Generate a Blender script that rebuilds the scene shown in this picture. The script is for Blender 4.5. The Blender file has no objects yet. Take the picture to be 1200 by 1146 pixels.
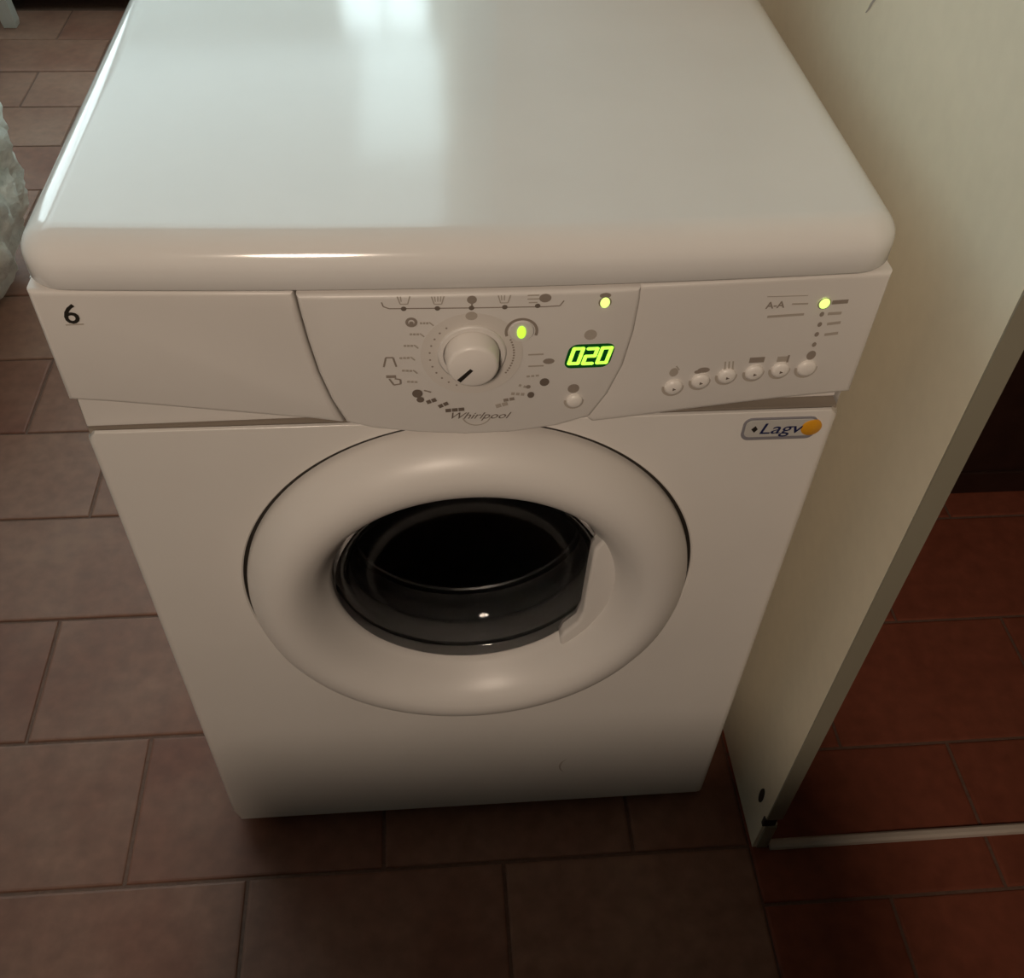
import bpy, bmesh, math, random
from mathutils import Vector, Matrix, noise
random.seed(7)
S = bpy.context.scene
COL = S.collection

# ------------------------------------------------------------------ camera
CAM = Vector((-0.0293, -0.5726, 1.2143))
PITCH, YAW, ROLL, FPX = 0.8187, -0.1080, 0.0421, 1171.3
_f = Vector((-math.sin(YAW)*math.cos(PITCH), math.cos(YAW)*math.cos(PITCH), -math.sin(PITCH)))
_r0 = _f.cross(Vector((0, 0, 1))).normalized(); _u0 = _r0.cross(_f)
RGT = _r0*math.cos(ROLL) + _u0*math.sin(ROLL)
UPV = -_r0*math.sin(ROLL) + _u0*math.cos(ROLL)
cd = bpy.data.cameras.new('camera'); cam = bpy.data.objects.new('camera', cd); COL.objects.link(cam)
cd.sensor_fit = 'HORIZONTAL'; cd.sensor_width = 36; cd.lens = FPX/1200*36; cd.clip_start = .02
cam.matrix_world = Matrix(((RGT.x, UPV.x, -_f.x, CAM.x), (RGT.y, UPV.y, -_f.y, CAM.y), (RGT.z, UPV.z, -_f.z, CAM.z), (0, 0, 0, 1)))
S.camera = cam

# ------------------------------------------------------------------ world, lights, exposure
w = bpy.data.worlds.new('world'); S.world = w; w.use_nodes = True
w.node_tree.nodes['Background'].inputs[0].default_value = (.55, .62, .7, 1)
w.node_tree.nodes['Background'].inputs[1].default_value = .3
S.view_settings.view_transform = 'Standard'; S.view_settings.look = 'None'
S.view_settings.exposure = 0.0; S.view_settings.gamma = 1.0
S.view_settings.use_curve_mapping = False

def area(name, loc, target, size, power, col, sy=None):
    l = bpy.data.lights.new(name, 'AREA'); l.energy = power; l.color = col; l.size = size
    if sy: l.shape = 'RECTANGLE'; l.size_y = sy
    o = bpy.data.objects.new(name, l); COL.objects.link(o); o.location = loc
    o.rotation_euler = (Vector(target)-Vector(loc)).to_track_quat('-Z', 'Y').to_euler()
    return o
# the warm ceiling lamp of the laundry corner and the cool ceiling lamp of the room behind
sl = bpy.data.lights.new('warm_spot_lamp', 'SPOT'); sl.energy = 100; sl.color = (1, .81, .645)
sl.spot_size = math.radians(62); sl.spot_blend = 1.0; sl.shadow_soft_size = .17
so = bpy.data.objects.new('warm_spot_lamp', sl); COL.objects.link(so); so.location = (-.45, -1.75, 2.15)
so.rotation_euler = (Vector((.10, 0, .80))-Vector(so.location)).to_track_quat('-Z', 'Y').to_euler()
area('cool_ceiling_lamp', (-1.05, 2.97, 2.585), (-1.05, 2.97, 0), 2.14, 37, (.70, .94, 1), 3.2)
area('lid_streak_light', (-.145, 3.82, 2.57), (-.145, 3.82, 0), .40, 2.6, (.74, .98, 1), 1.50)  # added strip light, placed for the bright streak reflected in the lid
WINDOW_STRENGTH = 3.4

# ------------------------------------------------------------------ materials
def mat(name, col, rough=.5, metal=0, spec=.5, emit=None, es=1, bump=None, var=None, coat=0, trans=0, ior=1.5):
    m = bpy.data.materials.new(name); m.use_nodes = True
    nt = m.node_tree; b = nt.nodes['Principled BSDF']
    b.inputs['Base Color'].default_value = (*col, 1); b.inputs['Roughness'].default_value = rough
    b.inputs['Metallic'].default_value = metal; b.inputs['Specular IOR Level'].default_value = spec
    b.inputs['IOR'].default_value = ior
    b.inputs['Coat Weight'].default_value = coat; b.inputs['Coat Roughness'].default_value = .06
    b.inputs['Transmission Weight'].default_value = trans
    if emit:
        b.inputs['Emission Color'].default_value = (*emit, 1); b.inputs['Emission Strength'].default_value = es
    tc = nt.nodes.new('ShaderNodeTexCoord')
    n = nt.nodes.new('ShaderNodeTexNoise'); nt.links.new(tc.outputs['Object'], n.inputs['Vector'])
    n.inputs['Scale'].default_value = bump[0] if bump else 9
    n.inputs['Detail'].default_value = 5
    if bump:
        bp = nt.nodes.new('ShaderNodeBump'); bp.inputs['Strength'].default_value = bump[1]; bp.inputs['Distance'].default_value = bump[2]
        nt.links.new(n.outputs['Fac'], bp.inputs['Height']); nt.links.new(bp.outputs['Normal'], b.inputs['Normal'])
    v = var if var is not None else .04
    mx = nt.nodes.new('ShaderNodeMix'); mx.data_type = 'RGBA'; mx.blend_type = 'MULTIPLY'
    mx.inputs[0].default_value = 1; mx.inputs[6].default_value = (*col, 1)
    rp = nt.nodes.new('ShaderNodeValToRGB')
    rp.color_ramp.elements[0].position = .3; rp.color_ramp.elements[1].position = .7
    rp.color_ramp.elements[0].color = (1-v, 1-v, 1-v, 1); rp.color_ramp.elements[1].color = (1, 1, 1, 1)
    nt.links.new(n.outputs['Fac'], rp.inputs[0]); nt.links.new(rp.outputs[0], mx.inputs[7]); nt.links.new(mx.outputs[2], b.inputs['Base Color'])
    return m

M = {}
M['enamel'] = mat('white_enamel', (.76, .72, .675), .16, spec=.55)
M['lid'] = mat('white_lid_enamel', (.79, .765, .735), .115, spec=.5)
M['plastic'] = mat('white_plastic', (.695, .655, .615), .38)
M['knob'] = mat('knob_plastic', (.80, .75, .70), .34)
M['ring'] = mat('dial_ring_plastic', (.66, .61, .56), .4)
M['print'] = mat('grey_print', (.16, .125, .10), .6)
M['faint'] = mat('pale_grey_print', (.43, .375, .32), .6)
M['mid'] = mat('mid_grey_print', (.29, .24, .20), .6)
M['black'] = mat('black_print', (.02, .016, .012), .5)
M['seam'] = mat('slot_shade_grey', (.27, .225, .18), .8)
M['led'] = mat('green_indicator', (.3, .6, .05), .3, emit=(.50, .95, .05), es=1.25)
M['led2'] = mat('yellow_green_indicator', (.5, .8, .2), .3, emit=(.72, 1, .22), es=1.15)
M['digit'] = mat('display_digit', (.4, .9, .1), .4, emit=(.50, 1, .08), es=1.15)
M['screen'] = mat('display_screen', (.004, .03, .006), .25, emit=(.0, .05, .006), es=.6)
M['rubber'] = mat('grey_rubber', (.11, .105, .10), .5)
M['rubber_pale'] = mat('pale_grey_rubber', (.27, .255, .235), .5)
M['steel'] = mat('drum_steel', (.34, .33, .32), .28, metal=1)
M['glass'] = mat('smoked_glass', (.52, .52, .53), .05, trans=1, ior=1.20)
M['foot'] = mat('black_foot', (.02, .02, .02), .6)
M['badge'] = mat('badge_white', (.52, .50, .47), .3)
M['badge_rim'] = mat('badge_rim', (.24, .23, .25), .3)
M['badge_blue'] = mat('badge_blue', (.012, .018, .08), .4)
M['orange'] = mat('badge_orange', (.80, .36, .02), .35, var=.35)
M['panel'] = mat('cream_laminate', (.85, .775, .61), .42, bump=(60, .05, .002))
M['edge'] = mat('grey_edge_band', (.27, .245, .18), .5)
M['wall'] = mat('warm_plaster', (.62, .55, .46), .8, bump=(40, .2, .002))
M['wall_room'] = mat('pale_plaster', (.80, .82, .81), .7, bump=(40, .2, .002))
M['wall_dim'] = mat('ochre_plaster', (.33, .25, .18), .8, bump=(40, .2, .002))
M['ceil'] = mat('ceiling_paint', (.68, .66, .62), .8)
M['grout'] = mat('brown_grout', (.15, .078, .052), .8, bump=(200, .3, .001), var=.3)
M['strip'] = mat('pale_strip', (.52, .44, .37), .4)
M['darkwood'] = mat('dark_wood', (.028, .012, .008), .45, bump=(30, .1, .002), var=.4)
M['beige'] = mat('beige_top', (.32, .25, .20), .5)
M['cloth'] = mat('white_cloth', (.86, .86, .80), .9, bump=(70, .7, .006), var=.18)
M['hamper'] = mat('dark_wicker', (.07, .05, .04), .7, bump=(120, .5, .004), var=.4)
M['sofa'] = mat('charcoal_fabric', (.095, .108, .098), .9, bump=(250, .4, .003), var=.2)
M['white_paint'] = mat('white_paint', (.62, .62, .58), .4)
M['pane'] = mat('bright_pane', (.8, .9, .95), .2, emit=(.80, .97, 1), es=WINDOW_STRENGTH)

def tile_material(name, dark, light):
    m = bpy.data.materials.new(name); m.use_nodes = True
    nt = m.node_tree; b = nt.nodes['Principled BSDF']; L = nt.links.new
    geo = nt.nodes.new('ShaderNodeNewGeometry'); oi = nt.nodes.new('ShaderNodeObjectInfo')
    n1 = nt.nodes.new('ShaderNodeTexNoise'); n1.inputs['Scale'].default_value = 7; n1.inputs['Detail'].default_value = 3
    n2 = nt.nodes.new('ShaderNodeTexNoise'); n2.inputs['Scale'].default_value = 45; n2.inputs['Detail'].default_value = 6
    L(geo.outputs['Position'], n1.inputs['Vector']); L(geo.outputs['Position'], n2.inputs['Vector'])
    ad = nt.nodes.new('ShaderNodeMath'); ad.operation = 'MULTIPLY_ADD'; ad.inputs[1].default_value = .40; L(oi.outputs['Random'], ad.inputs[0])
    mu = nt.nodes.new('ShaderNodeMath'); mu.operation = 'MULTIPLY_ADD'; mu.inputs[1].default_value = .9; mu.inputs[2].default_value = -.15
    L(n1.outputs['Fac'], mu.inputs[0]); L(mu.outputs[0], ad.inputs[2])
    rp = nt.nodes.new('ShaderNodeValToRGB'); e = rp.color_ramp.elements
    e[0].position = .2; e[0].color = (*dark, 1); e[1].position = .85; e[1].color = (*light, 1)
    L(ad.outputs[0], rp.inputs[0])
    mx = nt.nodes.new('ShaderNodeMix'); mx.data_type = 'RGBA'; mx.blend_type = 'MULTIPLY'; mx.inputs[0].default_value = .5
    L(rp.outputs[0], mx.inputs[6]); L(n2.outputs['Fac'], mx.inputs[7]); L(mx.outputs[2], b.inputs['Base Color'])
    rr = nt.nodes.new('ShaderNodeMapRange'); rr.inputs[3].default_value = .40; rr.inputs[4].default_value = .56
    L(n2.outputs['Fac'], rr.inputs[0]); L(rr.outputs[0], b.inputs['Roughness'])
    b.inputs['Specular IOR Level'].default_value = .22
    bp = nt.nodes.new('ShaderNodeBump'); bp.inputs['Strength'].default_value = .12; bp.inputs['Distance'].default_value = .004
    L(n1.outputs['Fac'], bp.inputs['Height']); L(bp.outputs['Normal'], b.inputs['Normal'])
    return m
M['tile'] = tile_material('brown_terracotta_tile', (.235, .098, .064), (.35, .195, .135))
M['tile_red'] = tile_material('red_terracotta_tile', (.23, .062, .034), (.28, .082, .046))  # redder batch, its tone also making up for weak light on the right

# ------------------------------------------------------------------ helpers
def obj(name, me, m, parent=None, smooth=False, angle=None):
    me.materials.clear(); me.materials.append(M[m] if isinstance(m, str) else m)
    o = bpy.data.objects.new(name, me); COL.objects.link(o)
    if parent:
        o.parent = parent; o.matrix_parent_inverse = Matrix.Translation(-parent_loc(parent))
    if smooth:
        me.polygons.foreach_set('use_smooth', [True]*len(me.polygons))
        if angle: me.set_sharp_from_angle(angle=math.radians(angle))
    return o
def parent_loc(p):
    v = Vector(p.location)
    return v if p.type == 'EMPTY' else Vector((0, 0, 0))
def tag(o, label=None, cat=None, group=None, kind=None):
    if label: o['label'] = label
    if cat: o['category'] = cat
    if group: o['group'] = group
    if kind: o['kind'] = kind
    return o
def empty(name, loc, label, cat, group=None):
    o = bpy.data.objects.new(name, None); COL.objects.link(o); o.location = loc; o.empty_display_size = .05
    return tag(o, label, cat, group)
def pyd(v, f):
    me = bpy.data.meshes.new('mesh'); me.from_pydata([tuple(p) for p in v], [], f); me.update()
    bm = bmesh.new(); bm.from_mesh(me); bmesh.ops.recalc_face_normals(bm, faces=bm.faces); bm.to_mesh(me); bm.free()
    return me
def box_me(x0, x1, y0, y1, z0, z1, bev=0, seg=2):
    bm = bmesh.new(); bmesh.ops.create_cube(bm, size=1)
    for v in bm.verts: v.co = ((x0+x1)/2+v.co.x*(x1-x0), (y0+y1)/2+v.co.y*(y1-y0), (z0+z1)/2+v.co.z*(z1-z0))
    if bev: bmesh.ops.bevel(bm, geom=bm.edges[:], offset=bev, segments=seg, profile=.5, affect='EDGES')
    me = bpy.data.meshes.new('mesh'); bm.to_mesh(me); bm.free(); return me
def offset(poly, d):
    n = len(poly); out = []
    A = sum(poly[i][0]*poly[(i+1) % n][1]-poly[(i+1) % n][0]*poly[i][1] for i in range(n))
    s = 1 if A > 0 else -1
    for i in range(n):
        p, q, r = Vector(poly[i-1]), Vector(poly[i]), Vector(poly[(i+1) % n])
        a = (q-p).normalized(); b = (r-q).normalized()
        na = Vector((-a.y, a.x))*s; nb = Vector((-b.y, b.x))*s
        m = na+nb; m = m/max(m.length_squared/2, .35)   # limited miter
        out.append(tuple(q+m*d))
    return out
def loft(loops, cap0=True, cap1=True):
    n = len(loops[0]); v = [p for l in loops for p in l]; f = []
    for k in range(len(loops)-1):
        for i in range(n):
            j = (i+1) % n; f.append((k*n+i, k*n+j, (k+1)*n+j, (k+1)*n+i))
    if cap0: f.append(tuple(range(n)))
    if cap1: f.append(tuple(range((len(loops)-1)*n, len(loops)*n)))
    return pyd(v, f)
def slab(poly, yf, yb, bev=.002, steps=3, bow=None):
    """upright plate: outline in (x, z), front at y = yf with a rounded rim, back at yb"""
    B = bow or (lambda x: 0)
    loops = [[(x, yb, z) for x, z in poly]]
    for k in range(steps+1):
        t = math.pi/2*k/steps
        loops.append([(x, yf+bev*(1-math.sin(t))-B(x), z) for x, z in offset(poly, bev*(1-math.cos(t)))])
    return loft(loops)
def lathe(cx, cz, prof, n=96, cap0=False, cap1=False):
    return loft([[(cx+r*math.cos(2*math.pi*i/n), y, cz+r*math.sin(2*math.pi*i/n)) for i in range(n)] for r, y in prof], cap0, cap1)
BOW = .009
def bow(x): return BOW*(1-min(1, (x/.2975)**2))
def P(px, py, y=0, bowed=False):
    """world point of a photographed mark on the machine's upright front surface"""
    d = _f + RGT*((px-600)/FPX) - UPV*((py-573)/FPX)
    yy = y
    for _ in range(6 if bowed else 1):
        t = (yy-CAM.y)/d.y; p = CAM+d*t
        if bowed: yy = y-bow(p.x)
    return p
YF, YC = -.004, -.0085       # fascia and console front (before bow)
def F(px, py): p = P(px, py, YF, True); return (p.x, p.z)
def C(px, py): p = P(px, py, YC, True); return (p.x, p.z)

class Prints:
    """flat printed marks collected on one bowed front plane"""
    def __init__(s, y, lift=.0003): s.v = []; s.f = []; s.y = y; s.l = lift
    def poly(s, pts):
        k = len(s.v)
        for x, z in pts: s.v.append((x, s.y-bow(x)-s.l, z))
        s.f.append(tuple(range(k, k+len(pts))))
    def disc(s, x, z, r, rz=None, n=16):
        rz = rz or r; s.poly([(x+r*math.cos(2*math.pi*i/n), z+rz*math.sin(2*math.pi*i/n)) for i in range(n)])
    def line(s, pts, wd):
        for a, b in zip(pts, pts[1:]):
            a, b = Vector(a), Vector(b); d = (b-a).normalized(); n = Vector((-d.y, d.x))*wd/2
            s.poly([tuple(a+n), tuple(b+n), tuple(b-n), tuple(a-n)])
    def ring(s, x, z, r0, r1, a0=0, a1=360, n=32):
        for i in range(n):
            t0 = math.radians(a0+(a1-a0)*i/n); t1 = math.radians(a0+(a1-a0)*(i+1)/n)
            s.poly([(x+r0*math.cos(t0), z+r0*math.sin(t0)), (x+r1*math.cos(t0), z+r1*math.sin(t0)), (x+r1*math.cos(t1), z+r1*math.sin(t1)), (x+r0*math.cos(t1), z+r0*math.sin(t1))])
    def build(s, name, m, parent):
        o = obj(name, pyd(s.v, s.f), m, parent)
        if len(s.f) > 1: o['kind'] = 'stuff'
        return o
def text_mesh(string, size, x, y, z, shear=0, sx=1, rot=0, bowed=True, bold=0):
    cu = bpy.data.curves.new('text', 'FONT'); cu.body = string; cu.size = size; cu.align_x = 'CENTER'; cu.align_y = 'CENTER'
    cu.shear = shear; cu.offset = bold; cu.resolution_u = 3
    o = bpy.data.objects.new('text', cu); COL.objects.link(o)
    me = bpy.data.meshes.new_from_object(o.evaluated_get(bpy.context.evaluated_depsgraph_get()))
    bpy.data.objects.remove(o); bpy.data.curves.remove(cu)
    c, s = math.cos(rot), math.sin(rot)
    for v in me.vertices:
        a, b = v.co.x*sx, v.co.y; X = x+a*c-b*s; Z = z+a*s+b*c
        v.co = (X, y-(bow(X) if bowed else 0)-.0003, Z)
    return me

# ------------------------------------------------------------------ the setting
floor = tag(obj('floor', box_me(-2.25, 1.42, -2.3, 4.65, -.06, -.0025), 'grout'), kind='structure')
tw, th, g = .31, .2, .0042
tile_me = {}
def tile(x0, x1, y0, y1, m):
    key = (round(x1-x0, 4), round(y1-y0, 4), m)
    w_, h_ = x1-x0-g, y1-y0-g
    if w_ < .015 or h_ < .015: return
    if key not in tile_me:
        loops = []
        base = [(-w_/2, -h_/2), (w_/2, -h_/2), (w_/2, h_/2), (-w_/2, h_/2)]
        for d, z in ((0, -.006), (0, -.0018), (.0012, -.0005), (.0035, 0)):
            loops.append([(x, y, z) for x, y in offset(base, d)])
        tile_me[key] = loft(loops, cap0=False)
    me = tile_me[key]
    o = bpy.data.objects.new('tile', me); COL.objects.link(o); o.parent = floor
    if not me.materials: me.materials.append(M[m])
    o.location = ((x0+x1)/2, (y0+y1)/2, random.uniform(-.0004, .0004))
    o.rotation_euler = (random.uniform(-.0022, .0022), random.uniform(-.0022, .0022), 0)
XS = .344
def lay(xa, xb, ya, yb, y_ref, x_even, x_odd, m):
    r0 = math.floor((ya-y_ref)/th)
    r = r0
    while y_ref+r*th < yb-.001:
        y0, y1 = max(ya, y_ref+r*th), min(yb, y_ref+(r+1)*th)
        xr = x_even if r % 2 == 0 else x_odd
        k = math.floor((xa-xr)/tw)
        while xr+k*tw < xb-.001:
            tile(max(xa, xr+k*tw), min(xb, xr+(k+1)*tw), y0, y1, m); k += 1
        r += 1
lay(-1.65, XS, -.47, 2.53, -.07, -.423, -.276, 'tile')        # left of the side panel: rows at y = -.07 + .2 k
lay(XS-.0015, 1.30, -.55, .62, .057, .502, .650, 'tile_red')             # right of it the courses are shifted
tag(obj('wall_back', box_me(.060, 1.40, .64, 4.6, 0, 2.6), 'wall'), kind='structure')
tag(obj('wall_far', box_me(-2.25, .060, 4.6, 4.65, 0, 2.6), 'wall_room'), kind='structure')
tag(obj('wall_left', box_me(-2.25, -2.2, -2.25, 4.6, 0, 2.6), 'wall_room'), kind='structure')
tag(obj('wall_right', box_me(1.40, 1.42, -2.25, .64, 0, 2.6), 'wall_dim'), kind='structure')
tag(obj('wall_front', box_me(-2.25, 1.42, -2.30, -2.25, 0, 2.6), 'wall_dim'), kind='structure')
tag(obj('ceiling', box_me(-2.25, 1.42, -2.30, 4.65, 2.6, 2.65), 'ceil'), kind='structure')
def window(name, x0, x1, y0, y1, z0, z1):
    """a lit window against a wall: frame of four rails, a mullion and a pane"""
    root = tag(bpy.data.objects.new(name, None), kind='structure'); COL.objects.link(root)
    root.location = ((x0+x1)/2, (y0+y1)/2, z0)
    horiz = (x1-x0) > (y1-y0); t = .05
    def rail(a0, a1, b0, b1):
        me = box_me(a0, a1, y0, y1, b0, b1, .004) if horiz else box_me(x0, x1, a0, a1, b0, b1, .004)
        obj('window_frame', me, 'white_paint', root)
    a0, a1 = (x0, x1) if horiz else (y0, y1)
    rail(a0, a0+t, z0, z1); rail(a1-t, a1, z0, z1); rail(a0+t, a1-t, z0, z0+t); rail(a0+t, a1-t, z1-t, z1)
    mid = (a0+a1)/2; rail(mid-t/5, mid+t/5, z0+t, z1-t)
    for p, q in ((a0+t, mid-t/5), (mid+t/5, a1-t)):
        c0, c1 = ((y0+y1)/2-.004, (y0+y1)/2+.004) if horiz else ((x0+x1)/2-.004, (x0+x1)/2+.004)
        me = box_me(p, q, c0, c1, z0+t, z1-t) if horiz else box_me(c0, c1, p, q, z0+t, z1-t)
        obj('pane', me, 'pane', root)
window('window_1', -.50, .03, 4.55, 4.598, .85, 2.57)
window('window_2', -2.198, -2.15, 2.5, 4.4, .85, 2.45)

# ------------------------------------------------------------------ washing machine
WM = empty('washing_machine', (0, 0, 0), 'white front-loading washing machine with round dark door and green display', 'washing machine')
HW, DEP = .2975, .545
def rrect(x0, x1, y0, y1, r, n=6, front_bow=0):
    pts = []
    for cx, cy, a in ((x1-r, y1-r, 0), (x0+r, y1-r, 90), (x0+r, y0+r, 180), (x1-r, y0+r, 270)):
        if a == 270 and front_bow:
            for k in range(1, 24): pts.append((x0+r+(x1-x0-2*r)*k/24, y0))
        for k in range(n+1):
            t = math.radians(a+90*k/n); pts.append((cx+r*math.cos(t), cy+r*math.sin(t)))
    return pts
# cabinet shell, open at the front
sec = [(-HW, .012), (-HW, DEP-.01), (-HW+.01, DEP), (HW-.01, DEP), (HW, DEP-.01), (HW, .012)]
v = []; f = []
for z in (.02, .812):
    for x, y in sec: v.append((x, y, z))
for i in range(5): f.append((i, i+1, 7+i, 6+i))
f.append((0, 1, 2, 3, 4, 5)); f.append((6, 7, 8, 9, 10, 11))
obj('cabinet', pyd(v, f), 'enamel', WM)
for x in (-.25, .25):
    for y in (.06, .49):
        obj('foot', loft([[(x+r*math.cos(i*math.pi/8), y+r*math.sin(i*math.pi/8), z) for i in range(16)] for r, z in ((.02, 0), (.022, .003), (.02, .010), (.012, .012), (.012, .022))]), 'foot', WM)
# lid with rolled edges
o0 = rrect(-.2990, .2990, -.0065, DEP, .030, 8, 1)
def lid_loop(ins, z):
    out = []
    for x, y in offset(o0, ins):
        out.append((x, y-(bow(x) if y < .05 else 0), z))
    return out
loops = [lid_loop(.006, .8135), lid_loop(.0015, .8140), lid_loop(0, .8160), lid_loop(0, .8290)]
R_ = .0205
for k in range(1, 11):
    t = math.pi/2*k/10; loops.append(lid_loop(.0255*(1-math.cos(t)), .8290+.0212*math.sin(t)))
obj('lid', loft(loops), 'lid', WM, True, 50)
# front panel with a round hole for the door, kick plate below
DX, DZ, DR = -.0022, .4705, .2030
def front_panel():
    z0, z1, n = .012, .6780, 192
    rim = []
    def edge(t, i, r=.008):
        x0, x1, a, b = -HW+i, HW-i, z0+i, z1-i
        c, s = math.cos(t), math.sin(t)
        k = min((x1-DX)/c if c > 1e-9 else 9e9, (x0-DX)/c if c < -1e-9 else 9e9, (b-DZ)/s if s > 1e-9 else 9e9, (a-DZ)/s if s < -1e-9 else 9e9)
        return DX+k*c, DZ+k*s
    ang = [2*math.pi*i/n for i in range(n)]
    for cx in (-HW, HW, -HW+.0085, HW-.0085):
        for cz in (z0, z1):
            t = math.atan2(cz-DZ, cx-DX) % (2*math.pi)
            j = min(range(n), key=lambda q: abs((ang[q]-t+math.pi) % (2*math.pi)-math.pi)); ang[j] = t
    h = DR+.0036
    L = [[(DX+h*math.cos(t), .022, DZ+h*math.sin(t)) for t in ang], [(DX+h*math.cos(t), .0015, DZ+h*math.sin(t)) for t in ang],
         [(DX+(h+.0014)*math.cos(t), 0, DZ+(h+.0014)*math.sin(t)) for t in ang]]
    for k in range(5):
        q = math.pi/2*k/4
        ring_ = []
        for t in ang:
            ex, ez = edge(t, .0012*(1-math.sin(q)))
            side = abs(ex) > HW-.004
            ring_.append((ex*(1-.0078*(1-math.sin(q))/HW) if side else ex, (.0090 if side else .0006)*(1-math.cos(q)), ez))
        L.append(ring_)
    L.append([(edge(t, 0)[0], .014 if edge(t, 0)[1] < z1-.003 or abs(edge(t, 0)[0]) > HW-.004 else .0032, edge(t, 0)[1]) for t in ang])
    return loft(L, False, False)
fp = obj('front_panel', front_panel(), 'enamel', WM, True, 35)
wn = fp.modifiers.new('weighted', 'WEIGHTED_NORMAL'); wn.keep_sharp = True; wn.weight = 100
obj('door_gap_shade', lathe(DX, DZ, [(.2024, .0040), (.2064, .0036), (.2064, .0060), (.2024, .0064)], 128), 'black', WM)  # black ring standing in for the shade in the gap round the door
# recess behind the fascia's lower edge
L = []
for z_, dy in ((.6768, .006), (.6770, .0012), (.6785, 0), (.7400, .002)):
    L.append([(-.2955, .008+dy, z_), (0, .012+dy, z_), (.2955, .017+dy, z_), (.2955, .030, z_), (-.2955, .030, z_)])
obj('grip_recess', loft(L), 'plastic', WM)
obj('grip_slot_shade', box_me(-.2955, .2955, .0075, .029, .6640, .6766), 'seam', WM)  # grey plate whose colour stands in for the shade inside the slot
# fascia: drawer front, console, right part
ZT = .8120
left_seam = [(345, 338), (351, 365), (361, 400), (374, 438), (389, 470), (406, 496)]
right_seam = [(691, 489), (712, 463), (730, 430), (743, 390), (750, 355), (753, 330)]
low_l = [(82, 470), (130, 473), (180, 477), (250, 483), (315, 488.5), (370, 493), (403, 497)]
low_r = [(694, 496), (745, 490), (800, 482.5), (860, 475), (920, 468), (975, 462.5), (1000, 460)]
dl = [F(*p) for p in low_l]; dl[0] = (-HW+.001, dl[0][1])
seam = [F(*p) for p in left_seam]; seam[0] = (seam[0][0], ZT)
poly = dl + [(x-.0012, z) for x, z in reversed(seam[:-1])] + [(-HW+.001, ZT)]
obj('drawer_front', slab(poly, YF, .013, .0045, 4, bow=bow), 'plastic', WM, True, 40)
dr = [F(*p) for p in low_r]; dr[-1] = (HW-.001, dr[-1][1])
rs = [F(*p) for p in right_seam]; rs[-1] = (rs[-1][0], ZT)
poly = dr + [(HW-.001, ZT)] + [(x-.0045, z) for x, z in reversed(rs)]
obj('control_panel', slab(poly, YF, .013, .0045, 4, bow=bow), 'plastic', WM, True, 40)
bot = [(437, 503), (490, 508), (545, 510), (600, 507.5), (650, 500.5)]
cl = [C(*p) for p in left_seam]; cr = [C(*p) for p in right_seam]
cl[0] = (cl[0][0], ZT); cr[-1] = (cr[-1][0], ZT)
poly = cl + [C(*p) for p in bot] + cr
top = [(cr[-1][0]+(cl[0][0]-cr[-1][0])*k/10, ZT) for k in range(1, 10)]
poly = poly+top
con = obj('console', slab(poly, YC, .013, .0035, 4, bow=bow), 'plastic', WM, True, 40)

# ---- dial and its print
kx, kz = C(553, 413)
pr = Prints(YC, .0002)
pr.ring(kx, kz-.002, .0245, .0365, 0, 360, 48); pr.build('dial_ring', 'ring', WM)
kb = YC-BOW
obj('dial_collar', lathe(kx, kz-.0005, [(.0245, kb+.004), (.0245, kb-.0012), (.0235, kb-.0022), (.0205, kb-.0022), (.0200, kb+.001)], 64), 'plastic', WM, True, 40)
kn = obj('knob', lathe(kx, kz, [(.0196, kb), (.0192, kb-.006), (.0182, kb-.0145), (.0172, kb-.0166), (.0155, kb-.0174), (.0002, kb-.0178)], 64, False, True), 'knob', WM, True, 40)
a = math.radians(228); d = Vector((math.cos(a), math.sin(a))); nrm = Vector((-d.y, d.x))*.0013
p0, p1 = Vector((kx, kz))+d*.0015, Vector((kx, kz))+d*.0150
yk = kb-.0180
obj('pointer', loft([[(q.x, y, q.y) for q in (p0+nrm, p1+nrm*1.2, p1-nrm*1.2, p0-nrm)] for y in (yk+.0012, yk-.0001)]), 'black', kn)
# phase line above the dial
pr = Prints(YC)
pr.line([C(447, 354), C(449, 359), C(456, 361.5), C(555, 360.5), C(640, 359), C(656, 358), C(661, 352)], .0009)
pr.build('phase_line', 'mid', WM)
pr = Prints(YC, .0004)
for p in ((473, 361.5), (512.5, 361), (552.5, 360.5), (591.5, 359.5), (630, 358)): pr.disc(*C(*p), .0019)
pr.build('phase_dot', 'print', WM)
pr = Prints(YC)
def tub(px, py, k):
    x, z = C(px, py); s = .0042
    pr.line([(x-s, z+s*.8), (x-s*.6, z-s*.7), (x+s*.6, z-s*.7), (x+s, z+s*.8)], .0008)
    for q in range(k): pr.line([(x-s*.5+q*s*.5, z+s*.8), (x-s*.4+q*s*.4, z-s*.2)], .0007)
tub(473, 352, 1); tub(513, 352, 3); tub(591, 350.5, 2)
x, z = C(625, 350); pr.line([(x-.004, z+.003), (x+.004, z+.003)], .001); pr.line([(x-.004, z), (x+.004, z)], .001); pr.line([(x-.003, z-.003), (x+.003, z-.003)], .001)
pr.build('phase_icon', 'faint', WM)
pr = Prints(YC)
x, z = C(553, 351); pr.disc(x, z, .0034); pr.line([(x, z-.002), (x, z-.007)], .0012)
pr.disc(*C(639, 349), .0042, .0036); pr.build('phase_symbol', 'mid', WM)
pr = Prints(YC); pr.disc(*C(552.5, 370), .0042, .0036); pr.disc(*C(692, 392), .0046, .0046); pr.build('key_symbol', 'faint', WM)
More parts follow.
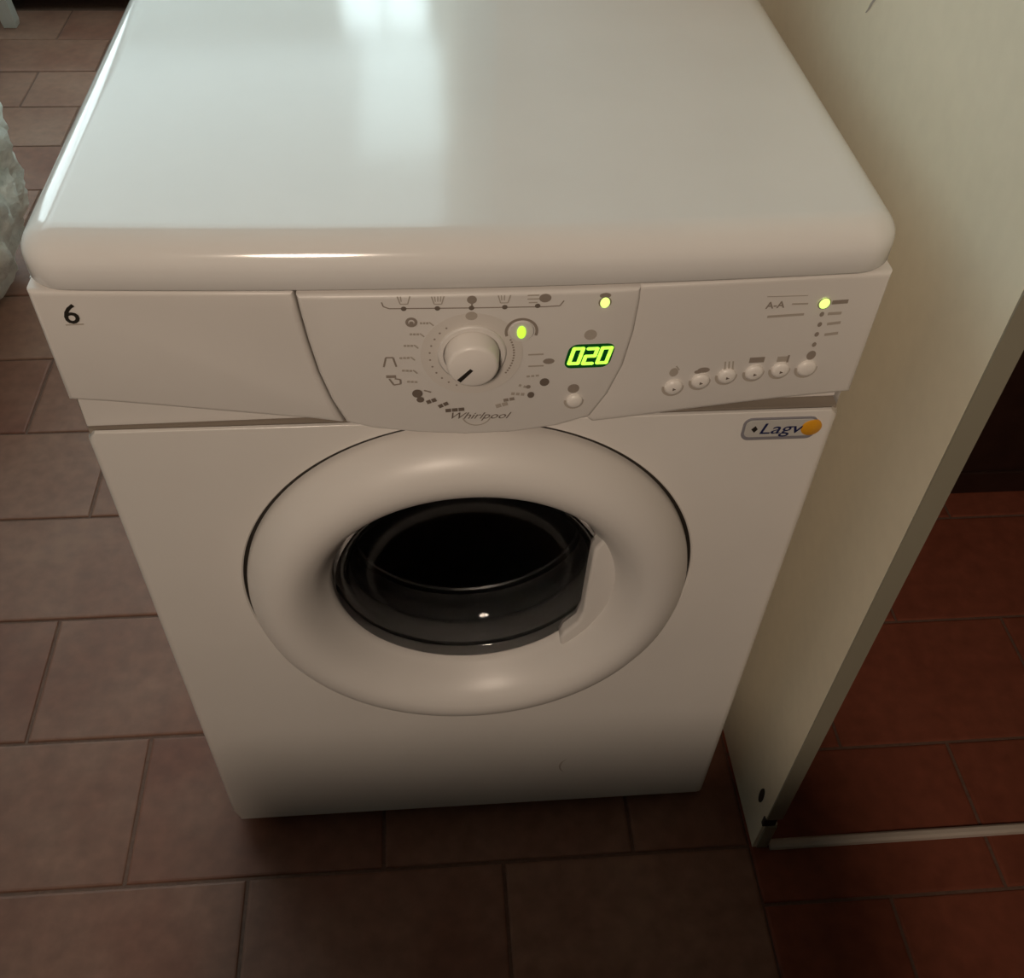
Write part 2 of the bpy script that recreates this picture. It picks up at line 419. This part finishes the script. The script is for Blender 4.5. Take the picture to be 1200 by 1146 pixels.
# programme marks around the dial
pr = Prints(YC); pm = Prints(YC); pk = Prints(YC)
def squig(P_, pts, wd=.0010): P_.line([C(*p) for p in pts], wd)
def dashes(P_, x0, y0, x1, y1, n=3, wd=.0020, fill=.62):
    a, b = Vector(C(x0, y0)), Vector(C(x1, y1))
    for k in range(n): P_.line([tuple(a+(b-a)*(k/n)), tuple(a+(b-a)*((k+fill)/n))], wd)
x, z = C(482, 377.5); pm.ring(x, z, .0022, .0042, 0, 360, 14); pm.disc(x, z-.0008, .0016)
for (x0, y0, x1, y1), tail in zip(((492, 378.5, 503, 378.5), (480, 391.5, 492, 391.5), (473, 405, 485, 405), (468, 419.5, 481, 419), (471, 434, 484, 434.5), (477, 447, 490, 447.5)), (1, 1, 1, 1, 1, 0)):
    dashes(pr, x0, y0, x1, y1, 3, .0018, .72)
    if tail: pr.line([C(x1, y1-1), C(x1+5, y1+3)], .0010)
x, z = C(456.5, 424); pm.line([(x-.0045, z-.0045), (x-.0025, z+.004), (x+.0025, z+.004), (x+.0045, z-.0045)], .0012)
x, z = C(461, 446); pm.line([(x-.005, z+.004), (x+.002, z+.004)], .0026); pm.line([(x-.003, z+.002), (x, z-.004), (x+.005, z-.003), (x+.005, z+.001), (x+.001, z+.002)], .0012)
x, z = C(489, 461); pk.disc(x, z, .0038, .004); pk.disc(x+.002, z-.006, .0028); pm.line([(x+.005, z+.003), (x+.010, z+.001)], .0012)
dashes(pk, 500, 471.5, 512, 467.5, 2, .0036, .8); dashes(pk, 514, 476.5, 526, 471.5, 2, .0034, .8); dashes(pk, 522, 481, 545, 479, 3, .0034, .85)
# right side
for y in (415.5, 429): pr.line([C(619, y), C(637, y-.8)], .0014)
x, z = C(643, 423); pm.disc(x, z, .0042, .0026)
dashes(pr, 617, 441, 633, 439.5, 3, .0018, .7)
pk.disc(*C(638, 447.5), .0036, .0038)
dashes(pr, 608, 451, 619, 454, 2, .0022, .5); dashes(pr, 599, 461, 616, 462, 3, .0026, .7); pm.disc(*C(619, 453), .0018); pk.disc(*C(622, 462.5), .0026, .0030)
dashes(pm, 590, 469, 604, 466.5, 2, .0030, .8); dashes(pr, 581, 476, 596, 472, 2, .0036, .8)
pr.build('programme_text', 'faint', WM); pm.build('programme_icon', 'mid', WM); pk.build('programme_symbol', 'print', WM)
pr = Prints(YC, .0004)
for i in range(28):
    t = math.radians(248-i*12.2) if i < 14 else math.radians(-35+(i-14)*4.6)
    if i < 14 and not 120 < math.degrees(t) < 250: continue
    pr.disc(kx+.0300*math.cos(t), kz-.002+.0300*math.sin(t), .0008, n=8)
pr.build('dial_dot', 'mid', WM)
# brand lettering under the dial
bx, bz = C(560, 487)
obj('brand_lettering', text_mesh('Whirlpool', .0092, bx, YC, bz, .45, 1.18, -.03), 'print', WM)
pr = Prints(YC); pr.ring(bx-.001, bz+.0015, .0105, .0115, 200, 340, 16); pr.build('brand_swirl', 'faint', WM)

# ---- start button with its green light
sx, sz = C(611, 388)
pr = Prints(YC, .0006); pr.ring(sx, sz, .0098, .0118, -20, 200, 28)
sb = obj('start_button', lathe(sx, sz, [(.0092, kb+.004), (.0092, kb+.0002), (.0084, kb-.0008), (.0002, kb-.0010)], 40, False, True), 'plastic', WM, True, 40)
rg = pr.build('button_ring', 'mid', sb)
yb_ = YC-bow(sx)-.0018
obj('indicator_light', loft([[(sx+r*.0031*math.cos(i*math.pi/10), y, sz+r*.0052*math.sin(i*math.pi/10)) for i in range(20)] for r, y in ((1, yb_+.002), (1, yb_), (.6, yb_-.0006))]), 'led', sb, True, 40)
def led(name, px, py, fn, y, r, rz, m='led2'):
    x, z = fn(px, py); yy = y-bow(x)
    return obj(name, loft([[(x+q*r*math.cos(i*math.pi/10), t, z+q*rz*math.sin(i*math.pi/10)) for i in range(20)] for q, t in ((1, yy+.002), (1, yy-.0003), (.7, yy-.0012))]), m, WM, True, 40)
pr = Prints(YC); x, z = C(709, 354); pr.ring(x, z, .0030, .0046); x, z = C(709.5, 346); pr.disc(x, z, .0040, .0022); pr.build('light_bezel', 'mid', WM)
led('indicator_light', 709, 354.5, C, YC, .0034, .0044)
# ---- display
def slant(px0, py0, px1, py1, sh):
    (x0, z0), (x1, z1) = C(px0, py1), C(px1, py0)
    return x0, x1, z0, z1
x0, x1, z0, z1 = slant(662.5, 402, 719.5, 431.5, 0)
rr = rrect(x0, x1, z0, z1, .006, 5); cz_ = (z0+z1)/2
rr = [(x+(z-cz_)*.18, z) for x, z in rr]
dsp = obj('display', slab(rr, YC-.0006, YC+.002, .0004, 2, bow=bow), 'screen', WM)
SEG = {'0': 'abcdef', '2': 'abged'}
def digit(ch, cx, cz, wd, ht, t):
    pr = Prints(YC-.0006, .0002); h = ht/2; sh = .22
    def sk(pts): return [(cx+x+z*sh, cz+z) for x, z in pts]
    L = {'a': [(-wd/2, h), (wd/2, h)], 'd': [(-wd/2, -h), (wd/2, -h)], 'g': [(-wd/2, 0), (wd/2, 0)],
         'b': [(wd/2, h), (wd/2, 0)], 'c': [(wd/2, 0), (wd/2, -h)], 'f': [(-wd/2, h), (-wd/2, 0)], 'e': [(-wd/2, 0), (-wd/2, -h)]}
    for s in SEG[ch]:
        pr.line(sk(L[s]), t)
        for q in sk(L[s]): pr.disc(q[0], q[1], t/2, n=10)
    pr.build('digit', 'digit', dsp)
for px, ch in ((675, '0'), (691.5, '2'), (708, '0')):
    x, z = C(px, 416.5 if px < 700 else 415.5)
    digit(ch, x, z, .0066, .0136, .0029)
# ---- console key under the display
def push_button(px, py, fn, y, r, mark, tilt=0):
    x, z = fn(px, py); yy = y-bow(x)
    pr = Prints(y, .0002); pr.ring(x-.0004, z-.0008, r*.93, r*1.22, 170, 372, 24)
    b = obj('push_button', lathe(x, z, [(r, yy+.002), (r, yy-.0010), (r*.9, yy-.0022), (r*.6, yy-.0030), (.0002, yy-.0033)], 32, False, True), 'knob', WM, True, 45)
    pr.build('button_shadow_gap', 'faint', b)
    if mark:
        yq = yy-.0037
        obj('button_mark', loft([[(x+dx, t, z+dz) for dx, dz in ((-.0011, .0012), (-.0011, -.0012), (.0013, 0))] for t in (yq+.001, yq)]), 'print', b)
    return b
push_button(673, 469, C, YC, .0062, False)
pr = Prints(YC); pr.disc(*C(672, 455), .0044, .0044); pr.build('key_symbol', 'mid', WM)
# ---- right control panel: keys, their print, delay lights
for px, py in ((789, 453), (820.5, 446), (851.5, 440), (883.5, 436), (914, 433)): push_button(px, py, F, YF, .0070, True)
push_button(945, 431, F, YF, .0074, False)
pr = Prints(YF); pm = Prints(YF)
x, z = F(789.5, 436); pr.disc(x, z, .0034, .0042); pr.line([(x+.001, z+.006), (x+.004, z+.002)], .001)
x, z = F(823, 433.5); pm.disc(x+.001, z, .0048, .0026); pm.disc(x-.003, z-.0015, .003, .0018)
x, z = F(855, 428)
for q in (-1, 0, 1): pr.line([(x+q*.003-.001, z+.004), (x+q*.003, z-.004)], .0012)
pr.line([(x-.004, z-.0035), (x+.004, z-.0035)], .001)
x, z = F(887.5, 421.5); pm.line([(x-.0062, z), (x+.0055, z)], .0052)
x, z = F(918, 421); pr.line([(x-.005, z+.0005), (x+.003, z+.0005)], .0050); pm.line([(x+.0035, z+.004), (x+.0035, z-.003)], .0016)
x, z = F(950.5, 416); pm.disc(x, z, .0036, .0044)
for px, py, wd, dark in ((963, 368, 0, 0), (960.5, 380, 0, 0), (957, 391.5, 0, 0), (954, 403.5, 0, 0)): pm.disc(*F(px, py), .0017, .0022)
for x0_, y0_, x1_, y1_ in ((970, 367.5, 986, 366.5), (969, 379.5, 985, 377.5), (966, 392, 982, 390)): pr.line([F(x0_, y0_), F(x1_, y1_)], .0026)
pm.line([F(975, 354.2), F(994, 352.8)], .0036)
pr.build('key_text', 'faint', WM); pm.build('key_symbol', 'mid', WM)
x, z = F(908.5, 357.5); obj('panel_lettering', text_mesh('A-A', .0082, x, YF, z, 0, 1.0, .02, bold=.0002), 'mid', WM)
pr = Prints(YF); pr.line([F(928, 356), F(947, 355.5)], .0014); pr.line([F(899, 371), F(942, 368)], .0022); pr.line([F(899, 347.5), F(947, 346)], .0007); pr.build('panel_text', 'faint', WM)
pr = Prints(YF); pr.ring(*F(966, 355.5), .0034, .0050); pr.build('light_bezel', 'mid', WM)
led('indicator_light', 966, 355.5, F, YF, .0041, .0045)
# ---- the big 6 on the drawer
x, z = F(82, 369); obj('drawer_numeral', text_mesh('6', .0230, x, YF, z, .12, 1.0, .0, bold=.0002), 'black', WM)
pr = Prints(YF); pr.line([F(77, 380.5), F(98, 379.5)], .0012); pr.build('drawer_print', 'faint', WM)
# ---- badge on the front panel
def Q(px, py, y=0): p = P(px, py, y); return (p.x, p.z)
(x0, z1), (x1, z0) = Q(873, 490), Q(952, 512.5)
bd = obj('badge', slab(rrect(x0, x1, z0, z1, .007, 5), -.0012, .0005, .0006, 2), 'badge_rim', WM)
obj('badge_face', slab(rrect(x0+.002, x1-.002, z0+.004, z1-.0018, .005, 5), -.0016, -.0005, .0003, 2), 'badge', bd)
cx, cz = Q(914, 500.5)
obj('badge_lettering', text_mesh('Lagv', .0165, cx-.0005, -.0018, cz, .25, 1.20, .0, False, .00012), 'badge_blue', bd)
cx, cz = Q(884, 501.5)
obj('badge_mark', loft([[(cx+a_, y, cz+b_) for a_, b_ in ((-.003, 0), (0, -.0036), (.0024, 0), (0, .0036))] for y in (-.001, -.0019)]), 'black', bd)
cx, cz = Q(950, 499.5)
obj('badge_sun', lathe(cx, cz, [(.0088, .0005), (.0088, -.0014), (.0076, -.0024), (.0002, -.0028)], 32, False, True), 'orange', bd, True, 40)
# ---- filter latch mark low on the panel
pts = []
for k in range(9):
    t = math.radians(120+k*14); pts.append((.121+.016*math.cos(t), .1035+.020*math.sin(t)))
v = []; f = []
for k, (x, z) in enumerate(pts):
    wd = .0012*math.sin(math.pi*(k+.4)/9); v += [(x-wd, -.0003, z), (x+wd, -.0003, z)]
    if k: f.append((2*k-2, 2*k-1, 2*k+1, 2*k))
obj('filter_cover_mark', pyd(v, f), 'faint', WM)

# ---- door
prof = [(.1975, .0215), (DR-.0005, .020), (DR, -.001), (.2015, -.0085), (.1980, -.0165), (.1925, -.0245), (.1850, -.0312), (.1765, -.0352), (.1680, -.0362),
        (.1600, -.0346), (.1520, -.0300), (.1450, -.0230), (.1390, -.0145), (.1345, -.0065), (.1310, -.0005), (.1285, .0040), (.1275, .0110), (.130, .020)]
door = obj('door', lathe(DX, DZ, prof, 128), 'plastic', WM, True, 60)
gp = [(.1290, .0075), (.1230, .0085)]+[(.118*math.cos(k*math.pi/2/14)+.0002, .0115+.066*math.sin(k*math.pi/2/14)) for k in range(15)]
gp2 = [(.1135*math.cos(k*math.pi/2/14)+.0002, .0115+.0615*math.sin(k*math.pi/2/14)) for k in range(15)][::-1]
obj('door_glass', lathe(DX, DZ, gp+gp2+[(.1230, .0045), (.1250, .0040)], 96), 'glass', door, True, 60)
# handle filling the right of the opening
hp = []
xh = .1085
for k in range(13):
    t = math.radians(-52+k*86/12); r = .1500
    hp.append((DX+r*math.cos(t), DZ+r*math.sin(t)))
hp = hp + [(xh+.012, DZ+.0700), (xh+.001, DZ+.0500), (xh, DZ+.0300), (xh-.002, DZ-.0450), (xh-.006, DZ-.0620), (xh-.018, DZ-.0780), (xh-.022, DZ-.0880)]
obj('door_handle', slab(hp, -.0065, .0100, .004, 4), 'plastic', door, True, 40)
# rubber gasket and drum seen through the glass
gk = [(.190, .0225), (.150, .0225), (.1390, .0230), (.1310, .0250), (.1270, .0290), (.1255, .0380), (.1280, .0440), (.1250, .0500), (.1245, .0700), (.1290, .0760), (.1290, .0860), (.150, .0900)]
obj('gasket', lathe(DX, DZ, gk, 96), 'rubber', WM, True, 60)
obj('gasket_lip', lathe(DX, DZ, [(.1300, .0245), (.1262, .0290), (.1240, .0340), (.1232, .0420), (.1240, .0470), (.1275, .0490)], 96), 'rubber_pale', WM, True, 60)
drum = obj('drum', lathe(DX, DZ, [(.1235, .0930), (.1225, .0900), (.1240, .0880), (.170, .0910), (.2180, .100), (.2230, .110), (.2230, .400), (.215, .415), (.10, .425), (.0002, .420)], 96), 'steel', WM, True, 40)
for k in range(3):
    t = math.radians(75+120*k); ca, sa = math.cos(t), math.sin(t)
    L = []
    for y, hgt in ((.112, .01), (.14, .05), (.36, .05), (.39, .01)):
        L.append([(DX+ca*rad-sa*off, y, DZ+sa*rad+ca*off) for rad, off in ((.222, -.03), (.222-hgt, -.008), (.222-hgt, .008), (.222, .03))])
    obj('paddle', loft(L), 'steel', drum, True, 40)

# ------------------------------------------------------------------ side panel on the right
px0, px1 = .347, .3655
SP = empty('side_panel', (.356, .27, 0), 'tall cream laminate side panel with grey front edge, right of the washing machine', 'panel')
pf = -.0745
prof = [(.636, .0), (.636, 1.55), (pf+.002, 1.55), (pf+.002, .082), (pf+.006, .080), (pf+.006, .064), (pf+.003, .062), (pf+.003, 0)]
obj('board', loft([[(x, y, z) for y, z in prof] for x in (px0, px1)]), 'panel', SP)
obj('edge_band', box_me(px0+.0002, px1+.0010, pf, pf+.0021, .082, 1.55), 'edge', SP)
obj('foot_block', box_me(px0+.004, px1, pf+.0005, pf+.0045, .002, .060, .001), 'edge', SP)
obj('notch_block', box_me(px0-.0015, px1-.004, pf+.0005, pf+.0068, .0635, .0805, .001), 'black', SP)  # black block filling the notch so that it reads dark
p = P(893, 932, 0); d = p-CAM; t = (px0-CAM.x)/d.x; q = CAM+d*t
obj('dowel_hole', loft([[(x, q.y+.0052*math.cos(i*math.pi/8)*s, q.z+.0150*math.sin(i*math.pi/8)*s) for i in range(16)] for x, s in ((px0+.001, 1), (px0-.0012, 1), (px0-.0018, .7))]), 'black', SP)
# small dark scuff near the top
def on_panel(a_, b_):
    d = _f + RGT*((a_-600)/FPX) - UPV*((b_-573)/FPX); return CAM+d*((px0-CAM.x)/d.x)
v = []; f = []
for k, (a_, b_, wd) in enumerate(((1034, -6, 1.6), (1026, -1, 1.8), (1022, 4, 1.6), (1019, 10, 1.4), (1015, 15, .8))):
    for s in (-1, 1):
        c = on_panel(a_+s*wd, b_); v.append((px0-.0004, c.y, c.z))
    if k: f.append((2*k-2, 2*k-1, 2*k+1, 2*k))
obj('scuff_mark', pyd(v, f), 'faint', SP)

# ------------------------------------------------------------------ right side: strip on the floor, dark chest
ts = tag(obj('threshold_strip', loft([[(x, y, z) for y, z in ((-.0775, .0005), (-.0765, .0055), (-.0735, .0080), (-.0680, .0080), (-.0650, .0055), (-.0640, .0005))] for x in (.3680, 1.37)]), 'strip'),
         'narrow pale strip lying across the red tile floor from the cream panel', 'floor strip')
CH = empty('chest', (.9, .57, 0), 'low dark brown wooden chest standing on red tiles behind the cream panel', 'chest')
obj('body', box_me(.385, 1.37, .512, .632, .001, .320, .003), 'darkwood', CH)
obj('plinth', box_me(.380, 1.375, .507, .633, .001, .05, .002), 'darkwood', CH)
obj('top_board', box_me(.380, 1.375, .506, .636, .322, .345, .003), 'beige', CH)

# ------------------------------------------------------------------ unseen hamper, added only to cast the shadow on the floor
HP = empty('shade_hamper', (-.095, -.72, 0), 'unseen woven hamper added to shade the floor in front of the washing machine', 'hamper')
def ham(z, k, ins=0): return [(x, y, z) for x, y in offset(rrect(-.095-.27*k, -.095+.27*k, -.72-.175*k, -.72+.175*k, .05), ins)]
obj('basket', loft([ham(.001, .93), ham(.02, .95), ham(.34, .985), ham(.73, 1.0), ham(.73, 1.0, .012), ham(.34, .985, .012), ham(.03, .95, .012)]), 'hamper', HP, True, 40)
for k in range(7):
    z = .05+k*.085; q = .953+.047*z/.65
    obj('woven_band', loft([ham(z, q), ham(z+.012, q, -.005), ham(z+.045, q+.003, -.005), ham(z+.057, q+.003)], False, False), 'hamper', HP, True, 40)
obj('lid', loft([ham(.731, 1, -.006), ham(.75, 1, -.006), ham(.765, 1, .01), ham(.77, 1, .06)]), 'hamper', HP, True, 40)

# ------------------------------------------------------------------ far left: cloth heap, stool, sofa
def heap():
    n, m = 120, 60; v = []; f = []
    for j in range(m+1):
        for i in range(n):
            a = 2*math.pi*i/n; t = j/m
            rr = (.66+.34*math.sin(t/.55*math.pi/2)) if t < .55 else math.sqrt(max(0, 1-((t-.55)/.45)**2))
            fold = noise.noise(Vector((math.cos(a)*5, math.sin(a)*5, t*2.2)))*.075 + abs(noise.noise(Vector((math.cos(a)*11+5, math.sin(a)*11, t*4))))*.06 + noise.noise(Vector((math.cos(a)*22, math.sin(a)*22, t*9)))*.05 + abs(noise.noise(Vector((math.cos(a)*34, math.sin(a)*34+9, t*16))))*.03
            R = .335*rr*(1+fold*1.9)
            z = .52*t+noise.noise(Vector((math.cos(a)*rr*3, math.sin(a)*rr*3, 4)))*.05*t
            v.append((-1.125+R*math.cos(a), 1.10+R*math.sin(a), max(.001, z)))
    for j in range(m):
        for i in range(n):
            k = (i+1) % n; f.append((j*n+i, j*n+k, (j+1)*n+k, (j+1)*n+i))
    f.append(tuple(range(n)))
    return pyd(v, f)
tag(obj('cloth_bundle', heap(), 'cloth', None, True), 'bulging bundle of crumpled white cloth standing on the floor at the left edge', 'cloth')
ST = empty('stool', (-1.35, 2.26, 0), 'white wooden stool leg on the far floor, top left corner', 'stool')
for x, y in ((-1.185, 2.42), (-1.49, 2.42), (-1.185, 2.12), (-1.49, 2.12)):
    sx_ = 1 if x > -1.35 else -1; sy_ = 1 if y > 2.26 else -1
    L = []
    for z, wd, k in ((.001, .017, 0), (.015, .019, .01), (.43, .022, 1)):
        cx, cy = x-sx_*.03*k, y-sy_*.03*k
        L.append([(cx-wd, cy-wd, z), (cx+wd, cy-wd, z), (cx+wd, cy+wd, z), (cx-wd, cy+wd, z)])
    obj('leg', loft(L), 'white_paint', ST)
obj('seat', box_me(-1.52, -1.18, 2.10, 2.44, .43, .46, .008), 'white_paint', ST)
SO = empty('sofa', (-1.2, 2.95, 0), 'dark charcoal sofa base along the far floor, top left corner', 'sofa')
obj('base', box_me(-2.05, -.35, 2.53, 3.35, .03, .30, .02), 'sofa', SO)
for x in (-1.98, -.42):
    for y in (2.6, 3.28): obj('leg', box_me(x-.025, x+.025, y-.025, y+.025, 0, .035, .003), 'foot', SO)
for x in (-1.62, -.79): obj('seat_cushion', box_me(x-.40, x+.40, 2.52, 3.12, .30, .43, .03, 3), 'sofa', SO)
obj('backrest', box_me(-2.05, -.35, 3.12, 3.35, .30, .76, .04, 3), 'sofa', SO)
for x in (-2.04, -.36): obj('armrest', box_me(x-.07, x+.07, 2.53, 3.35, .10, .56, .03, 3), 'sofa', SO)
